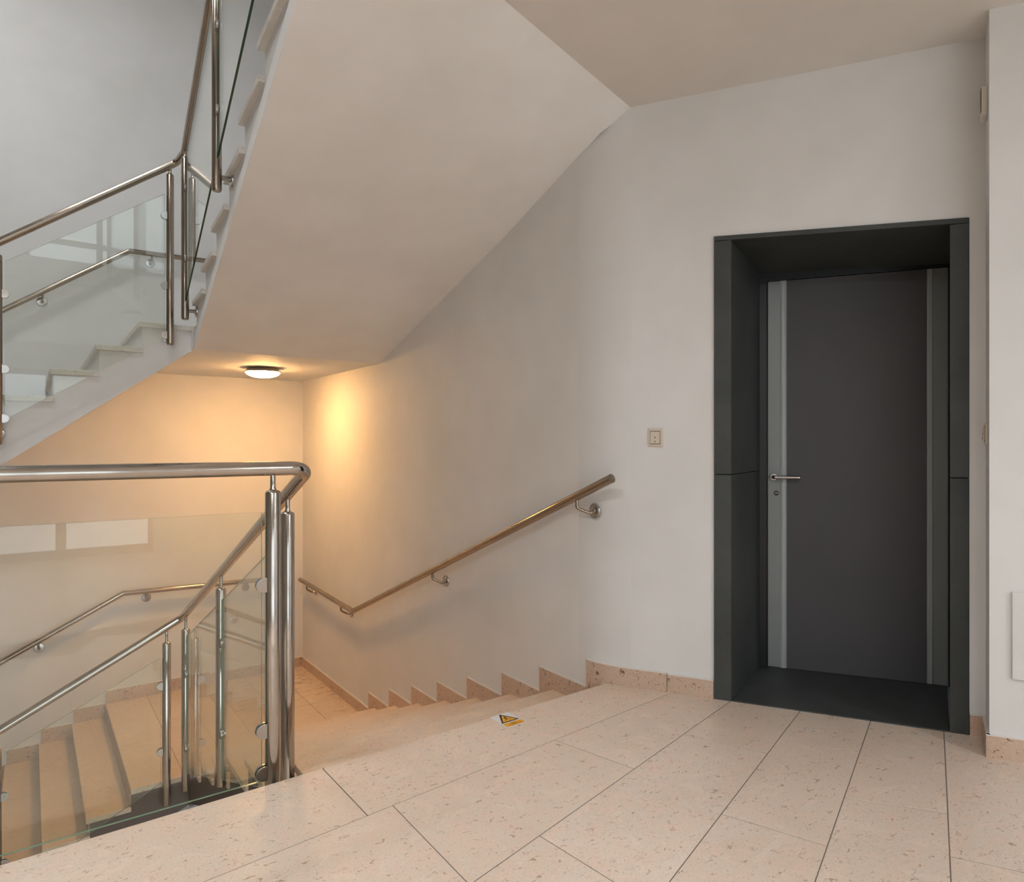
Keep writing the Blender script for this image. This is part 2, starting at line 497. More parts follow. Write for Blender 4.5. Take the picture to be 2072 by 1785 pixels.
# ------------------------------------------------------------------ skirting
bb = struct('baseboard_stairs', (XW, 5.0, -1.0))
ends = [2.566, 2.951, 3.321, 3.718, 4.116, 4.504, 4.890, 5.288]
tops = [.094, -.047, -.184, -.325, -.468, -.610, -.752, -.897, -1.034]
T_ = .013
def stone_x(y0, y1, z0, z1):
    MB().box((XW-T_, y0, z0), (XW, y1, z1-.004)).build('skirting_stone', M['skirt'], bb, .0012)
    MB().box((XW-T_+.002, y0+.001, z1-.004), (XW, y1, z1)).build('sealant', M['caulk'], bb)
stone_x(BEND[0].y, ends[0], -.24, tops[0]) if BEND[0].y < ends[0]-.01 else None
for k in range(7): stone_x(ends[k]+.0008, ends[k+1], tops[k+1]-.27, tops[k+1])
stone_x(ends[7]+.0008, 6.13, ZD-.02, tops[8]); stone_x(6.131, YB-T_, ZD-.02, tops[8])
bd = struct('baseboard_landing', tuple(D(.3)))
def stone_d(s0, s1, z1, par):
    MB().prism([tuple(D(s0).xy), tuple(D(s1).xy), tuple(D(s1, T_).xy), tuple(D(s0, T_).xy)], -.006, z1-.004).build('skirting_stone', M['skirt'], par, .0012)
    MB().prism([tuple(D(s0).xy), tuple(D(s1).xy), tuple(D(s1, T_-.002).xy), tuple(D(s0, T_-.002).xy)], z1-.004, z1).build('sealant', M['caulk'], par)
_bs = [p for p in BEND if p.y < ends[0]]
_bp = [Vector((XW, ends[0], 0))] if BEND[0].y < ends[0] else [BEND[[p.y < ends[0] for p in BEND].index(True)-1].lerp(_bs[0], .5)]
_bp = [Vector((_bp[0].x, ends[0], 0))]+_bs+[D(.336)]
def curved(z0, z1, t, mat, name):
    inn = []
    for i, p in enumerate(_bp):
        d_ = (_bp[min(i+1, len(_bp)-1)]-_bp[max(i-1, 0)]).normalized(); n_ = Vector((d_.y, -d_.x, 0))
        n_ = n_ if n_.dot(ND) > 0 else -n_
        inn.append(p+n_*t)
    q = MB(); n = len(_bp)
    lo = [Vector((p.x, p.y, z0)) for p in _bp]+[Vector((p.x, p.y, z0)) for p in inn[::-1]]
    q.loft(lo, [Vector((p.x, p.y, z1)) for p in lo]); q.build(name, mat, bd)
curved(-.20, .089, T_, M['skirt'], 'skirting_stone'); curved(.089, .093, T_-.002, M['caulk'], 'sealant')
stone_d(.338, .553, .089, bd); stone_d(1.573, 1.615, .088, bd)
def stone_seg(a, b, n, z1):
    a = Vector(a); b = Vector(b); n = Vector(n)*T_
    MB().prism([tuple(a.xy), tuple(b.xy), tuple((b+n).xy), tuple((a+n).xy)], -.006, z1-.004).build('skirting_stone', M['skirt'], bd, .0012)
    n2 = n*.9
    MB().prism([tuple(a.xy), tuple(b.xy), tuple((b+n2).xy), tuple((a+n2).xy)], z1-.004, z1).build('sealant', M['caulk'], bd)
pn = Vector((P1.y-P0.y, -(P1.x-P0.x), 0)).normalized()
pn = pn if pn.dot(Vector((-1, 1, 0))) > 0 else -pn
stone_seg(P0, P1-ND*-.013, pn, .088); stone_seg(P1+pn*.013, P1+E_*1.2, ND, .088)
bk = struct('baseboard_back', (0, YB, -1.1))
be = [.556, .314, .079, -.156, -.391, -.626, -.861]
bt = [-1.012, -1.122, -1.238, -1.354, -1.470, -1.586, -1.702]
def stone_y(x0, x1, z0, z1):
    MB().box((x0, YB-T_, z0), (x1, YB, z1-.004)).build('skirting_stone', M['skirt'], bk, .0012)
    MB().box((x0, YB-T_+.002, z1-.004), (x1, YB, z1)).build('sealant', M['caulk'], bk)
stone_y(1.42, XW, ZD-.02, bt[0]-.018); stone_y(be[0], 1.419, ZD-.16, bt[0])
for k in range(6): stone_y(be[k+1], be[k]-.0008, bt[k+1]-.28, bt[k+1])

# ------------------------------------------------------------------ stair flights
G1, R1 = .39, .14125
f1 = thing('stair_flight', 'limestone stairs going down from the landing past the yellow warning sticker', 'staircase', (1.6, 3.8, -1.13))
body = [(2.42, -.034)]
for k in range(1, 9):
    y = 2.415+G1*(k-1)
    body += [(y, -R1*(k-1)-.032), (y, -R1*k-.032)]
body = [(2.415, -.034)]+[p for k in range(1, 8) for p in ((2.415+G1*(k-1), -R1*k-.032), (2.415+G1*k, -R1*k-.032))]
body += [(2.415+G1*7, ZD-.032), (2.415+G1*7, ZD-.20), (2.415, -.30)]
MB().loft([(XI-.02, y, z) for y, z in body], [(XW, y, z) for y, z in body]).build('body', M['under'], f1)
for k in range(1, 8):
    y0 = 2.415+G1*(k-1); z = -R1*k
    t = MB(); t.prism([(XI-.035, y0), (XW-.001, y0), (XW-.001, y0+G1+.025), (XI-.035, y0+G1+.025)], z-.032, z, .0025)
    t.build('tread', M['tread'], f1)
for k in range(1, 9):
    y0 = 2.415+G1*(k-1); z = -R1*k
    MB().box((XI-.02, y0, z), (XW-.001, y0+.010, z+R1-.033)).build('riser', M['tread'], f1)

G2, R2 = .235, .116
f2 = thing('stair_flight', 'limestone stairs below, running down to the left under the lower back handrail', 'staircase', (-.3, 6.0, -2.0))
XN2 = .575
pf = [(XI-.02, ZD-.032)]
pf = []
for k in range(1, 13):
    x = XN2-.02-G2*(k-1)
    pf += [(x, ZD-R2*(k-1)-.032), (x, ZD-R2*k-.032)]
xe = XN2-.02-G2*12
pf += [(xe, ZD-R2*12-.032), (xe, ZD-R2*12-.24), (XI-.02, ZD-.22), (XI-.02, ZD-.032)]
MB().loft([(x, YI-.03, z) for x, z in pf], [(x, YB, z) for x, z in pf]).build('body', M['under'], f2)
for k in range(1, 13):
    x1 = XN2-.02-G2*(k-1); z = ZD-R2*k
    MB().prism([(x1-G2-.022, YI-.05), (x1, YI-.05), (x1, YB-.001), (x1-G2-.022, YB-.001)], z-.032, z, .0025).build('tread', M['tread'], f2)
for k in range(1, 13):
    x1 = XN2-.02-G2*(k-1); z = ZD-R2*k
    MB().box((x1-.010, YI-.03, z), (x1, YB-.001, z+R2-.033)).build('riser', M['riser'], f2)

low = thing('stair_landing', 'lower corner landing of limestone tiles where the two lower flights meet', 'landing', (1.6, 6.1, ZD-.2))
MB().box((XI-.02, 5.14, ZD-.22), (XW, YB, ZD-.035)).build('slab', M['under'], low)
MB().box((XN2-.02, YI-.03, ZD-.034), (XW-.002, YB-.002, ZD-.0012)).build('grout_bed', M['grout'], low)
lx = [XN2-.022, .882, 1.175, 1.449, 1.741, 2.040, XW-.002]
ly = {0: [YI-.05, 5.95, YB-.002], 1: [5.115, 6.3, YB-.002], 2: [5.115, 5.62, 6.42, YB-.002], 3: [5.115, 5.9, 6.6, YB-.002],
      4: [5.115, 5.91, 6.49, YB-.002], 5: [5.115, 5.45, 5.912, 6.480, 6.722, YB-.002]}
for i in range(6):
    for j in range(len(ly[i])-1):
        MB().prism(inset([(lx[i], ly[i][j]), (lx[i+1], ly[i][j]), (lx[i+1], ly[i][j+1]), (lx[i], ly[i][j+1])], .0018), ZD-.034, ZD, .0009).build('tile', M['tread_worn' if i >= 3 and j >= 1 else 'tread'], low)

G3, R3 = .25, .178
XN3 = .606
f3 = thing('stair_flight', 'white-sided stairs at upper left climbing along the back wall behind glass', 'staircase', (-.6, 6.0, 0))
prof = [(XI, ZU-.036), (XN3+.02, ZU-.036)]
for k in range(0, 11):
    x = XN3+.02-G3*k; z = ZU-R3*(k+1)
    prof += [(x, z-.036), (x-G3, z-.036)]
xb, zb = prof[-1]
prof += [(xb, zb-.25), (-2.0, -.30), (.925, 1.862), (XI, 1.862)]
prof = [(x, max(z, -.3)) for x, z in prof]
MB().loft([(x, YI, z) for x, z in prof], [(x, YB, z) for x, z in prof]).build('body', M['wall'], f3)
for k in range(0, 11):
    x1 = XN3+.02-G3*k; z = ZU-R3*(k+1)
    MB().prism([(x1-G3-.022, YI-.022), (x1, YI-.022), (x1, YB-.001), (x1-G3-.022, YB-.001)], z-.036, z, .002).build('tread', M['pale'], f3)

up = thing('stair_landing', 'upper corner landing whose plain soffit carries the glowing lamp', 'landing', (1.6, 6.1, ZUS))
MB().box((XI, 5.10, ZUS), (XW, YB, ZU-.037)).build('slab', M['soffit'], up)
ux = [XN3, .95, 1.41, 1.87, XW-.002]
for i in range(4):
    y0 = YI-.022 if i == 0 else 5.06
    for j, (a, b) in enumerate([(y0, 6.1), (6.1, YB-.002)]):
        MB().prism(inset([(ux[i], a), (ux[i+1], a), (ux[i+1], b), (ux[i], b)], .0015), ZU-.036, ZU, .002).build('tile', M['pale'], up)

G4, R4 = .425, .136
f4 = thing('stair_flight', 'stairs overhead with a wide white sloping soffit rising towards the viewer', 'staircase', (1.5, 3.6, ZUS))
ts = [0, .2, .4, .585, .75, .9, .965, 1.0]
def rightp(t):
    P = [(0, 5.10, ZUS), (.585, 3.306, 2.462), (.9, 2.471, 2.778), (1.0, 2.342, ZC)]
    for (t0, y0, z0), (t1, y1, z1) in zip(P, P[1:]):
        if t <= t1+1e-9:
            q = (t-t0)/(t1-t0); return y0+(y1-y0)*q, z0+(z1-z0)*q
L0 = Vector((xi4(5.1), 5.1, ZUS)); L1 = C2
sv = []; NC = 12
for t in ts:
    a = L0.lerp(L1, t); y, z = rightp(t)
    b = Vector((XW+.004 if t <= .9 else XW+.004+(C0.x-XW)*(t-.9)/.1, y, z))
    sv.append([a.lerp(b, i/NC) for i in range(NC+1)])
mb = MB(); vs = [p for r in sv for p in r]+[p+Vector((0, 0, .08)) for r in sv for p in r]
n1 = NC+1; n2 = len(sv)*n1; fs = []; sm = []
for i in range(len(sv)-1):
    for j in range(NC):
        q = [i*n1+j, i*n1+j+1, (i+1)*n1+j+1, (i+1)*n1+j]
        mb_f = q; fs.append(q); fs.append([x+n2 for x in q][::-1])
ring = [i for i in range(n1)]+[i*n1+NC for i in range(1, len(sv))]+[(len(sv)-1)*n1+j for j in range(NC-1, -1, -1)]+[i*n1 for i in range(len(sv)-2, 0, -1)]
mb.add(vs, fs, True)
mb.add([vs[i] for i in ring]+[vs[i+n2] for i in ring], [[i, (i+1) % len(ring), len(ring)+(i+1) % len(ring), len(ring)+i] for i in range(len(ring))], False)
mb.build('soffit', M['soffit'], f4)
# stringer side with the saw-tooth top
def zs4(y): return ZUS+(5.1-y)*(ZC-ZUS)/(5.1-C2.y)
pr = [(5.10, ZU-.036), (4.95, ZU-.036)]
for k in range(1, 8):
    yn = 4.95-G4*(k-1); z = ZU+R4*k-.032
    pr += [(yn, z), (yn-G4, z)]
ylast = 4.95-G4*7
pr += [(ylast, ZC+.26), (C2.y, ZC+.26), (C2.y, ZC+.012), (5.10, ZUS+.012)]
MB().loft([(xi4(y), y, z) for y, z in pr], [(xi4(y)+.16, y, z) for y, z in pr]).build('stringer', M['wall'], f4)
for k in range(1, 8):
    yf = 4.95-G4*(k-1); yn = yf-G4; z = ZU+R4*k
    MB().prism([(xi4(yn)-.026, yn), (XW-.002, yn), (XW-.002, yf+.022), (xi4(yf)-.026, yf+.022)], z-.032, z, .002).build('tread', M['pale'], f4)
    MB().box((xi4(yf)+.03, yf-.012, z-R4), (XW-.002, yf, z-.033)).build('riser', M['pale'], f4)

# ------------------------------------------------------------------ glass-and-steel railings
PR = .0245
def glass_panel(par, quad, n, dark=False, th=.010):
    """quad: four 3-D corners, n: unit normal"""
    n = Vector(n)*th/2
    g = MB(); A = [Vector(p)-n for p in quad]; Bq = [Vector(p)+n for p in quad]
    g.add(A+Bq, [[3, 2, 1, 0], [4, 5, 6, 7]], False, 0)
    g.add(A+Bq, [[i, (i+1) % 4, 4+(i+1) % 4, 4+i] for i in range(4)], False, 1)
    # share vertices between faces and rim
    g.v = g.v[:8]; g.f = [[i % 8 for i in f] for f in g.f]
    return g.build('glass_panel', [M['glass'], M['glass_edge_d' if dark else 'glass_edge']], par)

def post(par, x, y, z0, z1, zr, mount, wall_gap, mz, clamps, mat='steel'):
    PR = .0275 if mat == 'steel' else .0240
    """round post z0..z1, neck up to the rail at zr, side mount towards `mount`,
    clamps: list of (z, direction along the rail)"""
    p = MB()
    p.lathe((x, y, z0), (0, 0, 1), [(.004, 0), (.018, .001), (PR-.002, .006), (PR, .013), (PR, z1-z0-.012), (PR-.003, z1-z0-.006), (.013, z1-z0), (.010, z1-z0)], 24)
    o = p.build('post', M[mat], par)
    MB().lathe((x, y, z1-.002), (0, 0, 1), [(.0115, 0), (.0115, .006), (.0095, .010), (.0095, zr-z1+.002)], 16).build('neck', M[mat], o)
    mv = Vector(mount)
    b = MB(); s0 = Vector((x, y, mz))+mv*(PR-.004)
    b.lathe(s0, mv, [(.013, 0), (.013, wall_gap-.012), (.013, wall_gap-.010)], 16)
    b.lathe(s0+mv*(wall_gap-.010), mv, [(.026, 0), (.036, .003), (.038, .008), (.038, .0135)], 24)
    b.build('mounting_flange', M['steel_d'], o)
    for cz, dr in clamps:
        dr = Vector(dr); nn = dr.cross(Vector((0, 0, 1))).normalized()
        c = Vector((x, y, cz))+dr*(PR-.004)
        pts = [Vector((0, 0, .026))]+[dr*(.012+.026*math.cos(a))+Vector((0, 0, .026*math.sin(a))) for a in [math.pi/2-math.pi*i/12 for i in range(13)]]+[Vector((0, 0, -.026))]
        k = MB()
        k.loft([c+q+nn*.005 for q in pts], [c+q+nn*.0135 for q in pts])
        k.loft([c+q-nn*.0135 for q in pts], [c+q-nn*.005 for q in pts])
        ck = k.build('clamp', M['steel_d'], o, .0012)
        for sgn in (1, -1):
            k2 = c+dr*.016+nn*sgn*.0135
    return o

XR, YR, YG = .86, 5.12, 2.50
sl1 = (1.112+.01)/(YR-YG-.05)
low_rail = thing('stair_railing', 'polished steel and glass railing around the well, from landing guard down both lower flights', 'railing', (XR, YG, -.1))
path = [(-2.6, YG, 1.112), (XR, YG, 1.112), (XR, YR, -.010), (-2.0, YR, -.010-.527*2.86)]
path = fillet(path, {1: .075, 2: .030}, 12)
MB().tube(path, .0260, 28).build('handrail', M['steel'], low_rail)
def zr1(y): return 1.112-1.122/(YR-YG)*(y-YG)
def zr2(x): return -.010-.527*(XR-x)
dx, dy = Vector((1, 0, 0)), Vector((0, 1, 0))
mount_y = Vector((0, -1, 0))     # guard posts fixed back to the landing edge
# landing guard posts
post(low_rail, .724, YG, -.16, 1.035, 1.095, mount_y, .045, -.085, [(.689, -dx), (.157, -dx), (.003, -dx)])
post(low_rail, -.47, YG, -.16, 1.035, 1.095, mount_y, .055, -.085, [(.689, dx), (.157, dx), (.003, dx), (.689, -dx), (.157, -dx)])
post(low_rail, -1.66, YG, -.16, 1.035, 1.095, mount_y, .055, -.085, [(.689, dx), (.157, dx)])
# flight posts
for y, zt in ((2.764, .9255), (3.944, .408), (4.971, -.048)):
    z0 = zt-(1.22 if y < 3 else 1.105); cl = []
    if y > 3: cl += [(zt-.30, -dy), (zt-.80, -dy)]
    if y < 4.9: cl += [(zt-.47, dy), (zt-.93, dy)] if y > 3 else [(zt-.42, dy), (zt-.90, dy)]
    post(low_rail, XR, y, z0, zt, zr1(y)-.018, dx, .040, z0+.085, cl)
post(low_rail, .765, YR, -1.29, -.160, zr2(.765)-.018, dy, .055, -1.205, [(-.457, -dx), (-.911, -dx)])
post(low_rail, -.165, YR, -1.78, -.645, zr2(-.165)-.018, dy, .055, -1.70, [(-.95, dx), (-1.36, dx), (-.95, -dx), (-1.36, -dx)])
post(low_rail, -1.10, YR, -2.27, -1.14, zr2(-1.10)-.018, dy, .055, -2.19, [(-1.45, dx), (-1.86, dx)])
# panes
glass_panel(low_rail, [(-.435, YG, -.024), (.684, YG, -.024), (.684, YG, .955), (-.435, YG, .955)], (0, 1, 0))
glass_panel(low_rail, [(-1.62, YG, -.024), (-.505, YG, -.024), (-.505, YG, .955), (-1.62, YG, .955)], (0, 1, 0))
def gb1(y): return -.434-.364*(y-3.323)
for a, b in ((2.803, 3.905), (3.983, 4.932)):
    glass_panel(low_rail, [(XR, a, gb1(a)), (XR, b, gb1(b)), (XR, b, zr1(b)-.165), (XR, a, zr1(a)-.165)], (1, 0, 0))
def gt2(x): return -.262-.492*(.7313-x)
for a, b in ((-.126, .728), (-1.06, -.204)):
    glass_panel(low_rail, [(a, YR, gt2(a)-.86), (b, YR, gt2(b)-.86), (b, YR, gt2(b)), (a, YR, gt2(a))], (0, 1, 0))

up_rail = thing('stair_railing', 'steel and green-edged glass railing of the upper flights at top left', 'railing', (XR, YR, ZU))
def zr3(x): return 3.1436+.742*(x-.805)
def xr4(y): return xi4(y)-.075
def zr4(y): return 3.185+.318*(4.98-y)
path = [(-1.9, YR, zr3(-1.9)), (.83, YR, zr3(.83)), (xr4(4.97), 4.97, zr4(4.97)), (xr4(1.9), 1.9, zr4(1.9))]
MB().tube(fillet(path, {1: .05, 2: .05}), .0235, 24).build('handrail', M['steel_b'], up_rail)
post(up_rail, .787, YR, 1.888, 3.073, zr3(.787)-.018, dy, .060, 1.95, [(2.778, -dx), (2.296, -dx), (1.955, -dx)], 'steel_b')
post(up_rail, -.158, YR, 1.20, 2.36, zr3(-.158)-.018, dy, .060, 1.268, [(2.121, dx), (1.662, dx), (1.36, dx), (2.0, -dx), (1.5, -dx)], 'steel_b')
post(up_rail, -1.10, YR, .50, 1.66, zr3(-1.10)-.018, dy, .060, .568, [(1.4, dx), (.96, dx)], 'steel_b')
post(up_rail, xr4(4.934), 4.934, 2.041, 3.14, zr4(4.934)-.018, dx, .052, 2.105, [(2.926, -dy), (2.45, -dy)], 'steel_b')
post(up_rail, xr4(3.578), 3.578, 2.469, 3.555, zr4(3.578)-.018, dx, .052, 2.545, [(3.287, -dy), (2.867, -dy), (3.2, dy), (2.80, dy)], 'steel_b')
post(up_rail, xr4(2.2), 2.2, 2.93, 3.99, zr4(2.2)-.018, dx, .052, 3.0, [(3.6, dy), (3.2, dy)], 'steel_b')
for a, b in ((-.122, .752), (-1.06, -.196)):
    f = lambda x: 2.94+.69*(x-.773); g = lambda x: 1.944+.655*(x-.773)
    glass_panel(up_rail, [(a, YR, g(a)), (b, YR, g(b)), (b, YR, f(b)), (a, YR, f(a))], (0, 1, 0))
def gb4(y): return 2.214+.345*(4.748-y)
for a, b in ((3.618, 4.895), (2.24, 3.538)):
    nn = Vector((1, -.0654, 0)).normalized()
    glass_panel(up_rail, [(xr4(a), a, gb4(a)), (xr4(b), b, gb4(b)), (xr4(b), b, zr4(b)-.15), (xr4(a), a, zr4(a)-.15)], nn, True)

# ------------------------------------------------------------------ wall handrails
def wall_rail(label, pts, base, brackets, wn, rad=.0225, mat='steel_b'):
    t = thing('wall_handrail', label, 'handrail', base)
    MB().tube(fillet(pts, .03), rad, 24).build('rail', M[mat], t)
    wn = Vector(wn)
    for rp, side in brackets:
        rp = Vector(rp); foot = rp-wn*.080+Vector(side)*.055+Vector((0, 0, -.075))
        b = MB()
        p0 = rp+Vector((0, 0, -rad+.004)); p1 = rp+Vector((0, 0, -.060)); p2 = foot+wn*.030+Vector((0, 0, -.012)); p3 = foot+wn*.006
        b.tube(fillet([p0, p1, p2, p3], .022, 6), .0085, 12)
        b.tube([p0+Vector((0, 0, .002)), p0-Vector((0, 0, .003))], .012, 12)
        o = b.build('bracket', M[mat], t)
        MB().lathe(foot, wn, [(.040, 0), (.040, .004), (.036, .009), (.014, .0105), (.012, .015)], 24).build('rosette', M['steel_d'], o)
    return t
xr = XW-.080
def zwr(y): return 1.039-.404*(y-2.304)
wall_rail('steel handrail on the wall beside the stairs going down from the landing',
          [(xr, 2.304, 1.039), (xr, 5.457, -.235), (xr, 6.84, -.190)], (XW, 4.6, .3),
          [((xr, 2.555, zwr(2.555)), (0, -.9, 0)), ((xr, 4.055, zwr(4.055)), (0, -.9, 0)), ((xr, 5.73, -.226), (0, -.9, 0)), ((xr, 6.64, -.197), (0, -.9, 0))], (-1, 0, 0))
yr = YB-.080
wall_rail('steel handrail on the back wall seen through the landing guard glass',
          [(-1.9, yr, -.595-.52*1.70), (.684, yr, -.140), (2.16, yr, -.165)], (.2, YB, -.5),
          [((.87, yr, -.143), (.12, 0, 0)), ((.06, yr, -.140-.52*.624), (.12, 0, 0)), ((-1.0, yr, -.140-.52*1.684), (.12, 0, 0)), ((1.75, yr, -.158), (.12, 0, 0))], (0, -1, 0))
wall_rail('steel handrail on the back wall of the upper flight, top left',
          [(-1.9, yr, 2.29-.705*1.70), (.732, yr, 2.955), (2.16, yr, 2.985)], (.2, YB, 2.6),
          [((.913, yr, 2.962), (-.1, 0, 0)), ((.09, yr, 2.955-.705*.642), (-.1, 0, 0)), ((-.9, yr, 2.955-.705*1.632), (-.1, 0, 0)), ((1.7, yr, 2.975), (.1, 0, 0))], (0, -1, 0))

# ------------------------------------------------------------------ stone surround and door
tr = struct('trim_1', tuple(D(1.06)))
PR_ = .010                                  # how far the stone stands out of the plaster
FL, FR = D(.634), D(1.503)
BL, BR = Vector((3.205, 2.137, 0)), Vector((3.694, 1.389, 0))
back = (BR-BL).normalized(); bnorm = Vector((back.y, -back.x, 0))
def lin(s): return 2.159+(s-.619)*(2.120-2.159)/(1.521-.619)
def jamb(o_f, i_f, i_b, o_b, z0, z1f, z1b, name='jamb_stone'):
    A = [o_f, i_f, i_b, o_b]
    up_ = [z1f, z1f, z1b, z1b]
    return MB().loft([Vector((p.x, p.y, z0)) for p in A], [Vector((p.x, p.y, z)) for p, z in zip(A, up_)]).build(name, M['basalt'], tr, .0025)
zbk = 2.129
jl = [D(.556, PR_), D(.634, PR_), BL, BL-back*.09]
jr = [D(1.571, PR_), D(1.503, PR_), BR, BR+back*.09]
jamb(*jl, -.004, 1.0585, 1.0585); jamb(*jl, 1.0615, lin(.6)-.0015, 2.125)
jamb(*jr, -.004, 1.0605, 1.0605); jamb(*jr, 1.0635, lin(1.54)-.0015, 2.088)
zbL, zbR = 2.1265, 2.0905
MB().loft([D(.556, PR_, lin(.556)), D(1.571, PR_, lin(1.571)), Vector((*(BR+back*.09).xy, zbR)), Vector((*(BL-back*.09).xy, zbL))],
          [D(.556, PR_, zl0), D(1.571, PR_, zl1), Vector((*(BR+back*.09).xy, 2.20)), Vector((*(BL-back*.09).xy, 2.20))]).build('lintel_stone', M['basalt'], tr, .0025)
th = [D(.636, PR_), D(1.501, PR_), BR+bnorm*-.12, BL+bnorm*-.12]
MB().prism([tuple(p.xy) for p in th], -.03, .004, .003).build('threshold_stone', M['basalt'], tr)
# wall behind the reveal so that nothing is open
wr = MB()
wr.prism([tuple(D(.45, -.10).xy), tuple(D(.55, -.02).xy), tuple((BL-back*.085).xy), tuple((BL-bnorm*.2-back*.085).xy), tuple((BL-bnorm*.2-back*.4).xy)], -.03, 3.2)
wr.prism([tuple(D(1.75, -.10).xy), tuple(D(1.577, -.02).xy), tuple((BR+back*.085).xy), tuple((BR-bnorm*.2+back*.085).xy), tuple((BR-bnorm*.2+back*.4).xy)], -.03, 3.2)
wr.prism([tuple((BL-bnorm*.2-back*.4).xy), tuple((BR-bnorm*.2+back*.4).xy), tuple((BR-bnorm*.3+back*.4).xy), tuple((BL-bnorm*.3-back*.4).xy)], -.03, 3.2)
wr.prism([tuple(D(.55, -.02).xy), tuple(D(1.577, -.02).xy), tuple((BR-bnorm*.2+back*.085).xy), tuple((BL-bnorm*.2-back*.085).xy)], 2.205, 3.2)
wr.prism([tuple(D(.55, 0).xy), tuple(D(1.577, 0).xy), tuple((BR-bnorm*.2+back*.085).xy), tuple((BL-bnorm*.2-back*.085).xy)], -.2, -.031)
st(wr.build('wall_reveal', M['wall']))

door = struct('door_1', tuple(((BL+BR)/2)))
door['label'] = 'flush grey door with two silver stripes in a deep dark stone surround'
W0 = Vector((3.226, 2.106, 0)); W1 = Vector((3.690, 1.396, 0)); wd_ = (W1-W0).normalized(); LW = (W1-W0).length
wn = Vector((wd_.y, -wd_.x, 0));  wn = wn if wn.dot(ND) > 0 else -wn
def Q(t, off, z): p = W0+wd_*t+wn*off; return Vector((p.x, p.y, z))
def dslab(name, t0, t1, o0, o1, z0, z1, mat, bev=.0015, par=None):
    return MB().loft([Q(t0, o0, z0), Q(t1, o0, z0), Q(t1, o1, z0), Q(t0, o1, z0)],
                     [Q(t0, o0, z1), Q(t1, o0, z1), Q(t1, o1, z1), Q(t0, o1, z1)]).build(name, M[mat], par or door, bev)
ZT = 2.078
dslab('door_frame', -.045, -.004, -.08, .012, .004, 2.13, 'black')
dslab('door_frame', .838, .90, -.08, .012, .004, 2.13, 'black')
dslab('door_frame', -.045, .90, -.08, .010, ZT+.002, 2.135, 'black')
dslab('door_frame', -.045, .90, -.14, -.06, .004, 2.135, 'black')
dslab('leaf', 0, .836, -.058, -.004, .006, ZT, 'alu')
dslab('grey_panel', .0935, .742, -.006, 0.0, .006, ZT, 'doorp', .0008)
dslab('silver_strip', .003, .0625, -.006, .001, .006, ZT, 'alu')
MB().lathe(Q(.078, -.020, .006), (0, 0, 1), [(.0265, 0), (.0265, ZT-.006)], 40).build('rounded_strip', M['alu_l'], door)
dslab('rounded_strip', .744, .768, -.006, .004, .006, ZT, 'alu_l', .003)
dslab('silver_strip', .7695, .830, -.006, .001, .006, ZT, 'alu')
# lever handle
hz = 1.027
h = MB(); h.lathe(Q(.030, 0, hz), wn, [(.0215, 0), (.0215, .006), (.019, .009), (.011, .0095), (.011, .042)], 28)
ho = h.build('handle', M['steel_d'], door)
hp = fillet([Q(.030, .040, hz), Q(.030, .058, hz), Q(.158, .058, hz)], .011, 6)
MB().tube(hp, .0095, 18).build('lever', M['steel_d'], ho)
k = MB(); k.lathe(Q(.044, 0, .940), wn, [(.0135, 0), (.0135, .003), (.011, .004)], 24); ko = k.build('key_rosette', M['dark_pl'], door)
MB().obox(Q(.044, .0045, .940), wd_*.0085, wn*.001, Vector((0, 0, .0022))).build('keyway', M['steel_d'], ko)

# ------------------------------------------------------------------ lamps
def dome(name, label, loc, r, em, ring=True):
    t = thing(name, label, 'lamp', loc)
    x, y, z = loc
    MB().lathe((x, y, z), (0, 0, -1), [(r*.86, 0), (r*.90, .006), (r*.92, .026), (r*.80, .030)], 40).build('base_plate', M['steel_b'], t)
    prof = [(r*.90, .026), (r, .028), (r, .036)]
    b = MB(); pr = [(r*.995, .034)]
    for i in range(1, 11):
        a = i/10*math.pi/2
        pr.append((r*.995*math.cos(a), .034+.052*math.sin(a)))
    b.lathe((x, y, z), (0, 0, -1), [(r*.8, .030)]+pr, 40); b.build('glass_bowl', em, t)
    MB().lathe((x, y, z), (0, 0, -1), [(r*.93, .024), (r+.006, .026), (r+.008, .032), (r+.004, .038), (r-.002, .039), (r-.002, .030)], 40).build('rim', M['steel_d'], t)
    return t
EW = emit('warm_bowl', (1.0, .53, .185), LAMP_WARM)
EH = simple('unlit_opal_bowl', (.80, .80, .77), .25)
EH2 = emit('hall_fill_diffuser', (.92, .965, 1.0), FILL_HALL)
ET = emit('top_fill_diffuser', (.95, .97, 1.0), FILL_TOP)
dome('ceiling_lamp', 'lit round ceiling lamp glowing warm under the upper corner landing', (1.645, 5.975, ZUS), .145, EW)
dome('ceiling_lamp', 'unlit round ceiling lamp on the landing ceiling, mirrored in the upper glass', (1.11, .55, ZC), .19, EH)
def add_fill(label, x, y, z, lx, ly, em):  # unseen ceiling fittings, added for even fill light
    t = thing('fill_fitting', label, 'lamp', (x, y, z-.07))
    MB().box((x-lx, y-ly, z-.012), (x+lx, y+ly, z)).build('back_plate', M['white_pl'], t)
    MB().box((x-lx+.02, y-ly+.02, z-.045), (x+lx-.02, y+ly-.02, z-.020)).build('diffuser', em, t)
    for sx_ in (-1, 1):
        MB().box((x+sx_*lx-.012, y-ly, z-.07), (x+sx_*lx+.012, y+ly, z-.012)).build('side_rail', M['white_pl'], t)
        MB().box((x-lx, y+sx_*ly-.012, z-.07), (x+lx, y+sx_*ly+.012, z-.012)).build('side_rail', M['white_pl'], t)
add_fill('unseen fill fitting added on the landing ceiling behind the viewer, nearest the door side', 2.6, -2.4, ZC, .16, .62, EH2)
add_fill('unseen fill fitting added on the landing ceiling straight behind the viewer', -.9, -1.3, ZC, .62, .16, EH2)
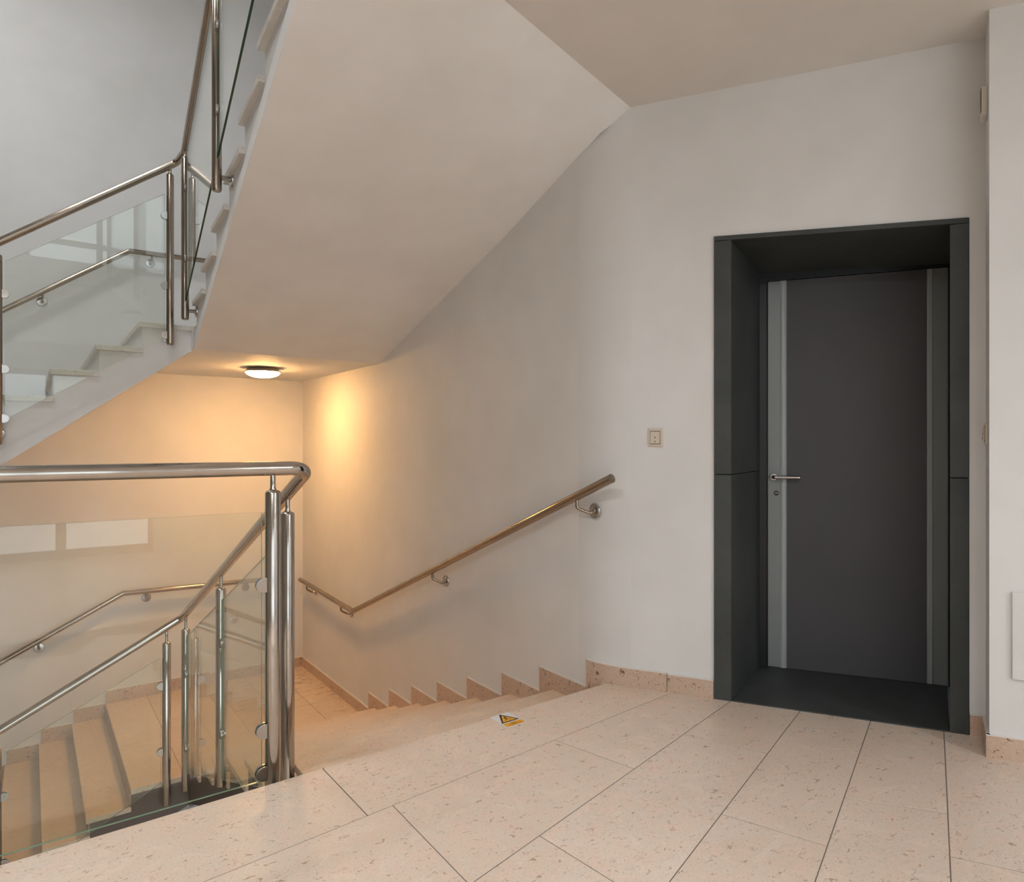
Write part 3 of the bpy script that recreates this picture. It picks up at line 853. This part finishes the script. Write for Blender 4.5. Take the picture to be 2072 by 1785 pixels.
add_fill('unseen fill fitting added on the landing ceiling beside the left wall', -.85, .4, ZC, .16, .62, EH2)
add_fill('unseen fill fitting added high over the well nearest the back wall', -.9, 5.2, ZTOP, .62, .16, ET)
add_fill('unseen fill fitting added high over the upper floor', -.8, 2.8, ZTOP, .62, .16, ET)

# ------------------------------------------------------------------ switches and small wall fittings
def switch(label, c, ax, n, w=.036, h_=.045):
    """c centre on wall, ax horizontal unit, n out of wall"""
    c = Vector(c); ax = Vector(ax); n = Vector(n); z = Vector((0, 0, 1))
    t = thing('light_switch', label, 'switch', tuple(c-z*h_))
    MB().obox(c+n*.004, ax*w, n*.004, z*h_).build('cover_frame', M['cream_pl'], t, .003)
    MB().obox(c+n*.0083-ax*.001, ax*w*.68, n*.0006, z*h_*.72).build('gap', M['dark_pl'], t)
    r = MB()
    a = c+n*.0085-ax*.001; hw = ax*w*.63; hh = z*h_*.66
    r.loft([a-hw-hh, a+hw-hh, a+hw+hh, a-hw+hh], [a-hw-hh+n*.0075, a+hw-hh+n*.0075, a+hw+hh+n*.003, a-hw+hh+n*.003])
    ro = r.build('rocker', M['cream_pl'], t, .0012)
    MB().obox(a+n*.0057, ax*.0026, n*.0012, z*.0026).build('indicator', M['dark_pl'], ro)
    MB().obox(a+n*.0066-z*.020, ax*.0016, n*.0012, z*.004).build('mark', M['dark_pl'], ro)
    return t
switch('cream rocker light switch on the wall left of the stone door surround', D(.281, 0, 1.235), E_, ND)
ret = (P1-P0).normalized()
rc = P0.lerp(P1, .42)
switch('cream light switch seen edge-on on the narrow pier return right of the door', (rc.x, rc.y, 1.245), ret, pn, .036, .042)
vb = thing('sounder_box', 'small pale box with a dark slot high on the pier return near the ceiling', 'wall box', (rc.x, rc.y, 2.51))
MB().obox(Vector((rc.x, rc.y, 2.565))+pn*.010, ret*.045, pn*.010, Vector((0, 0, .055))).build('housing', M['white_pl'], vb, .004)
MB().obox(Vector((rc.x, rc.y, 2.575))+pn*.0205+ret*.012, ret*.018, pn*.0012, Vector((0, 0, .045))).build('dark_slot', M['dark_pl'], vb)
wp = thing('access_panel', 'shallow white access panel low on the pier at the right edge', 'panel', tuple(P1+E_*.25+Vector((0, 0, .31))))
pc = P1+E_*.305
MB().obox(Vector((pc.x, pc.y, .475))+ND*.007, E_*.235, ND*.007, Vector((0, 0, .165))).build('cover', M['wall'], wp, .003)

# ------------------------------------------------------------------ warning sticker on the top slab
stk = thing('warning_sticker', 'yellow and black slippery-step warning sticker on the top stone slab', 'sticker', (1.69, 2.366, .0005))
SO = Vector((1.690, 2.366, 0)); ang = math.radians(1.0)
sx = Vector((math.cos(ang), math.sin(ang), 0)); sy = Vector((-math.sin(ang), math.cos(ang), 0))
def sp(a, b): p = SO+sx*a+sy*b; return (p.x, p.y)
def flat(name, pl, z0, z1, mat, par): return MB().prism([sp(*p) for p in pl], z0, z1).build(name, mat, par)
MW = simple('sticker_white', (.74, .72, .70), .35); MY = simple('sticker_yellow', (.86, .40, .012), .4); MK = simple('sticker_black', (.012, .011, .010), .4)
sheet = flat('sheet', [(-.051, -.067), (.051, -.067), (.051, .067), (-.051, .067)], .0003, .0010, MW, stk)
flat('triangle_border', [(-.047, -.021), (.047, -.021), (.002, .064), (-.002, .064)], .0010, .0013, MK, stk)
flat('triangle_field', [(-.0345, -.0135), (.0345, -.0135), (0, .049)], .0013, .0016, MY, stk)
flat('text_strip', [(-.047, -.062), (.047, -.062), (.047, -.029), (-.047, -.029)], .0010, .0013, MY, stk)
fig = MB()
def limb(a, b, w):
    a = Vector((*a, 0)); b = Vector((*b, 0)); d = (b-a).normalized(); n_ = Vector((-d.y, d.x, 0))*w
    fig.prism([sp(*(a+n_).xy), sp(*(a-n_).xy), sp(*(b-n_).xy), sp(*(b+n_).xy)], .0016, .0019)
fig.prism([sp(.002+.0038*math.cos(2*math.pi*i/12), .031+.0038*math.sin(2*math.pi*i/12)) for i in range(12)], .0016, .0019)
limb((.001, .025), (-.002, .010), .0032); limb((.001, .023), (.012, .019), .0015); limb((.000, .023), (-.010, .016), .0015)
limb((-.002, .010), (.009, .003), .0019); limb((.009, .003), (.014, -.006), .0016); limb((-.002, .010), (-.008, .001), .0019); limb((-.008, .001), (-.017, -.003), .0016)
fig.build('falling_figure', MK, stk)
def text_mesh(body, size, centre, par):
    cu = bpy.data.curves.new('lettering', 'FONT'); cu.body = body; cu.size = size; cu.align_x = 'CENTER'; cu.align_y = 'CENTER'; cu.extrude = .0001
    tmp = bpy.data.objects.new('lettering', cu); COL.objects.link(tmp)
    dg = bpy.context.evaluated_depsgraph_get(); dg.update()
    me = bpy.data.meshes.new_from_object(tmp.evaluated_get(dg)); bpy.data.objects.remove(tmp)
    for v_ in me.vertices:
        a, b = v_.co.x, v_.co.y
        p = SO+sx*(a+centre[0])+sy*(b+centre[1])
        v_.co = Vector((p.x, p.y, .0014+v_.co.z))-wloc(par)
    me.materials.clear(); me.materials.append(MK)
    return link('lettering', me, (0, 0, 0), par)
text_mesh('PAZI', .0135, (0, -.0385), stk)
text_mesh('STEPENICE', .0135, (0, -.0525), stk)

# ------------------------------------------------------------------ glazed screens behind the viewer (only ever mirrored in glass and steel; the upper one added for light)
for i, (x0, x1, z0, z1) in enumerate(GLZ):
    d2 = struct('window_%d' % (i+1), ((x0+x1)/2, -3.3, z0))
    d2['label'] = ['grey framed glazed entrance screen behind the viewer', 'unseen grey framed window added for light on the upper floor behind the viewer'][i]
    nb = 5
    for k in range(nb+1):
        x = x0+(x1-x0)*k/nb
        MB().box((x-.045, -3.33, z0), (x+.045, -3.27, z1)).build('mullion', M['alu'], d2)
    for z in (z0+.05, z0+(z1-z0)*.45, z1-.05):
        MB().box((x0, -3.33, z-.045), (x1, -3.27, z+.045)).build('transom', M['alu'], d2)
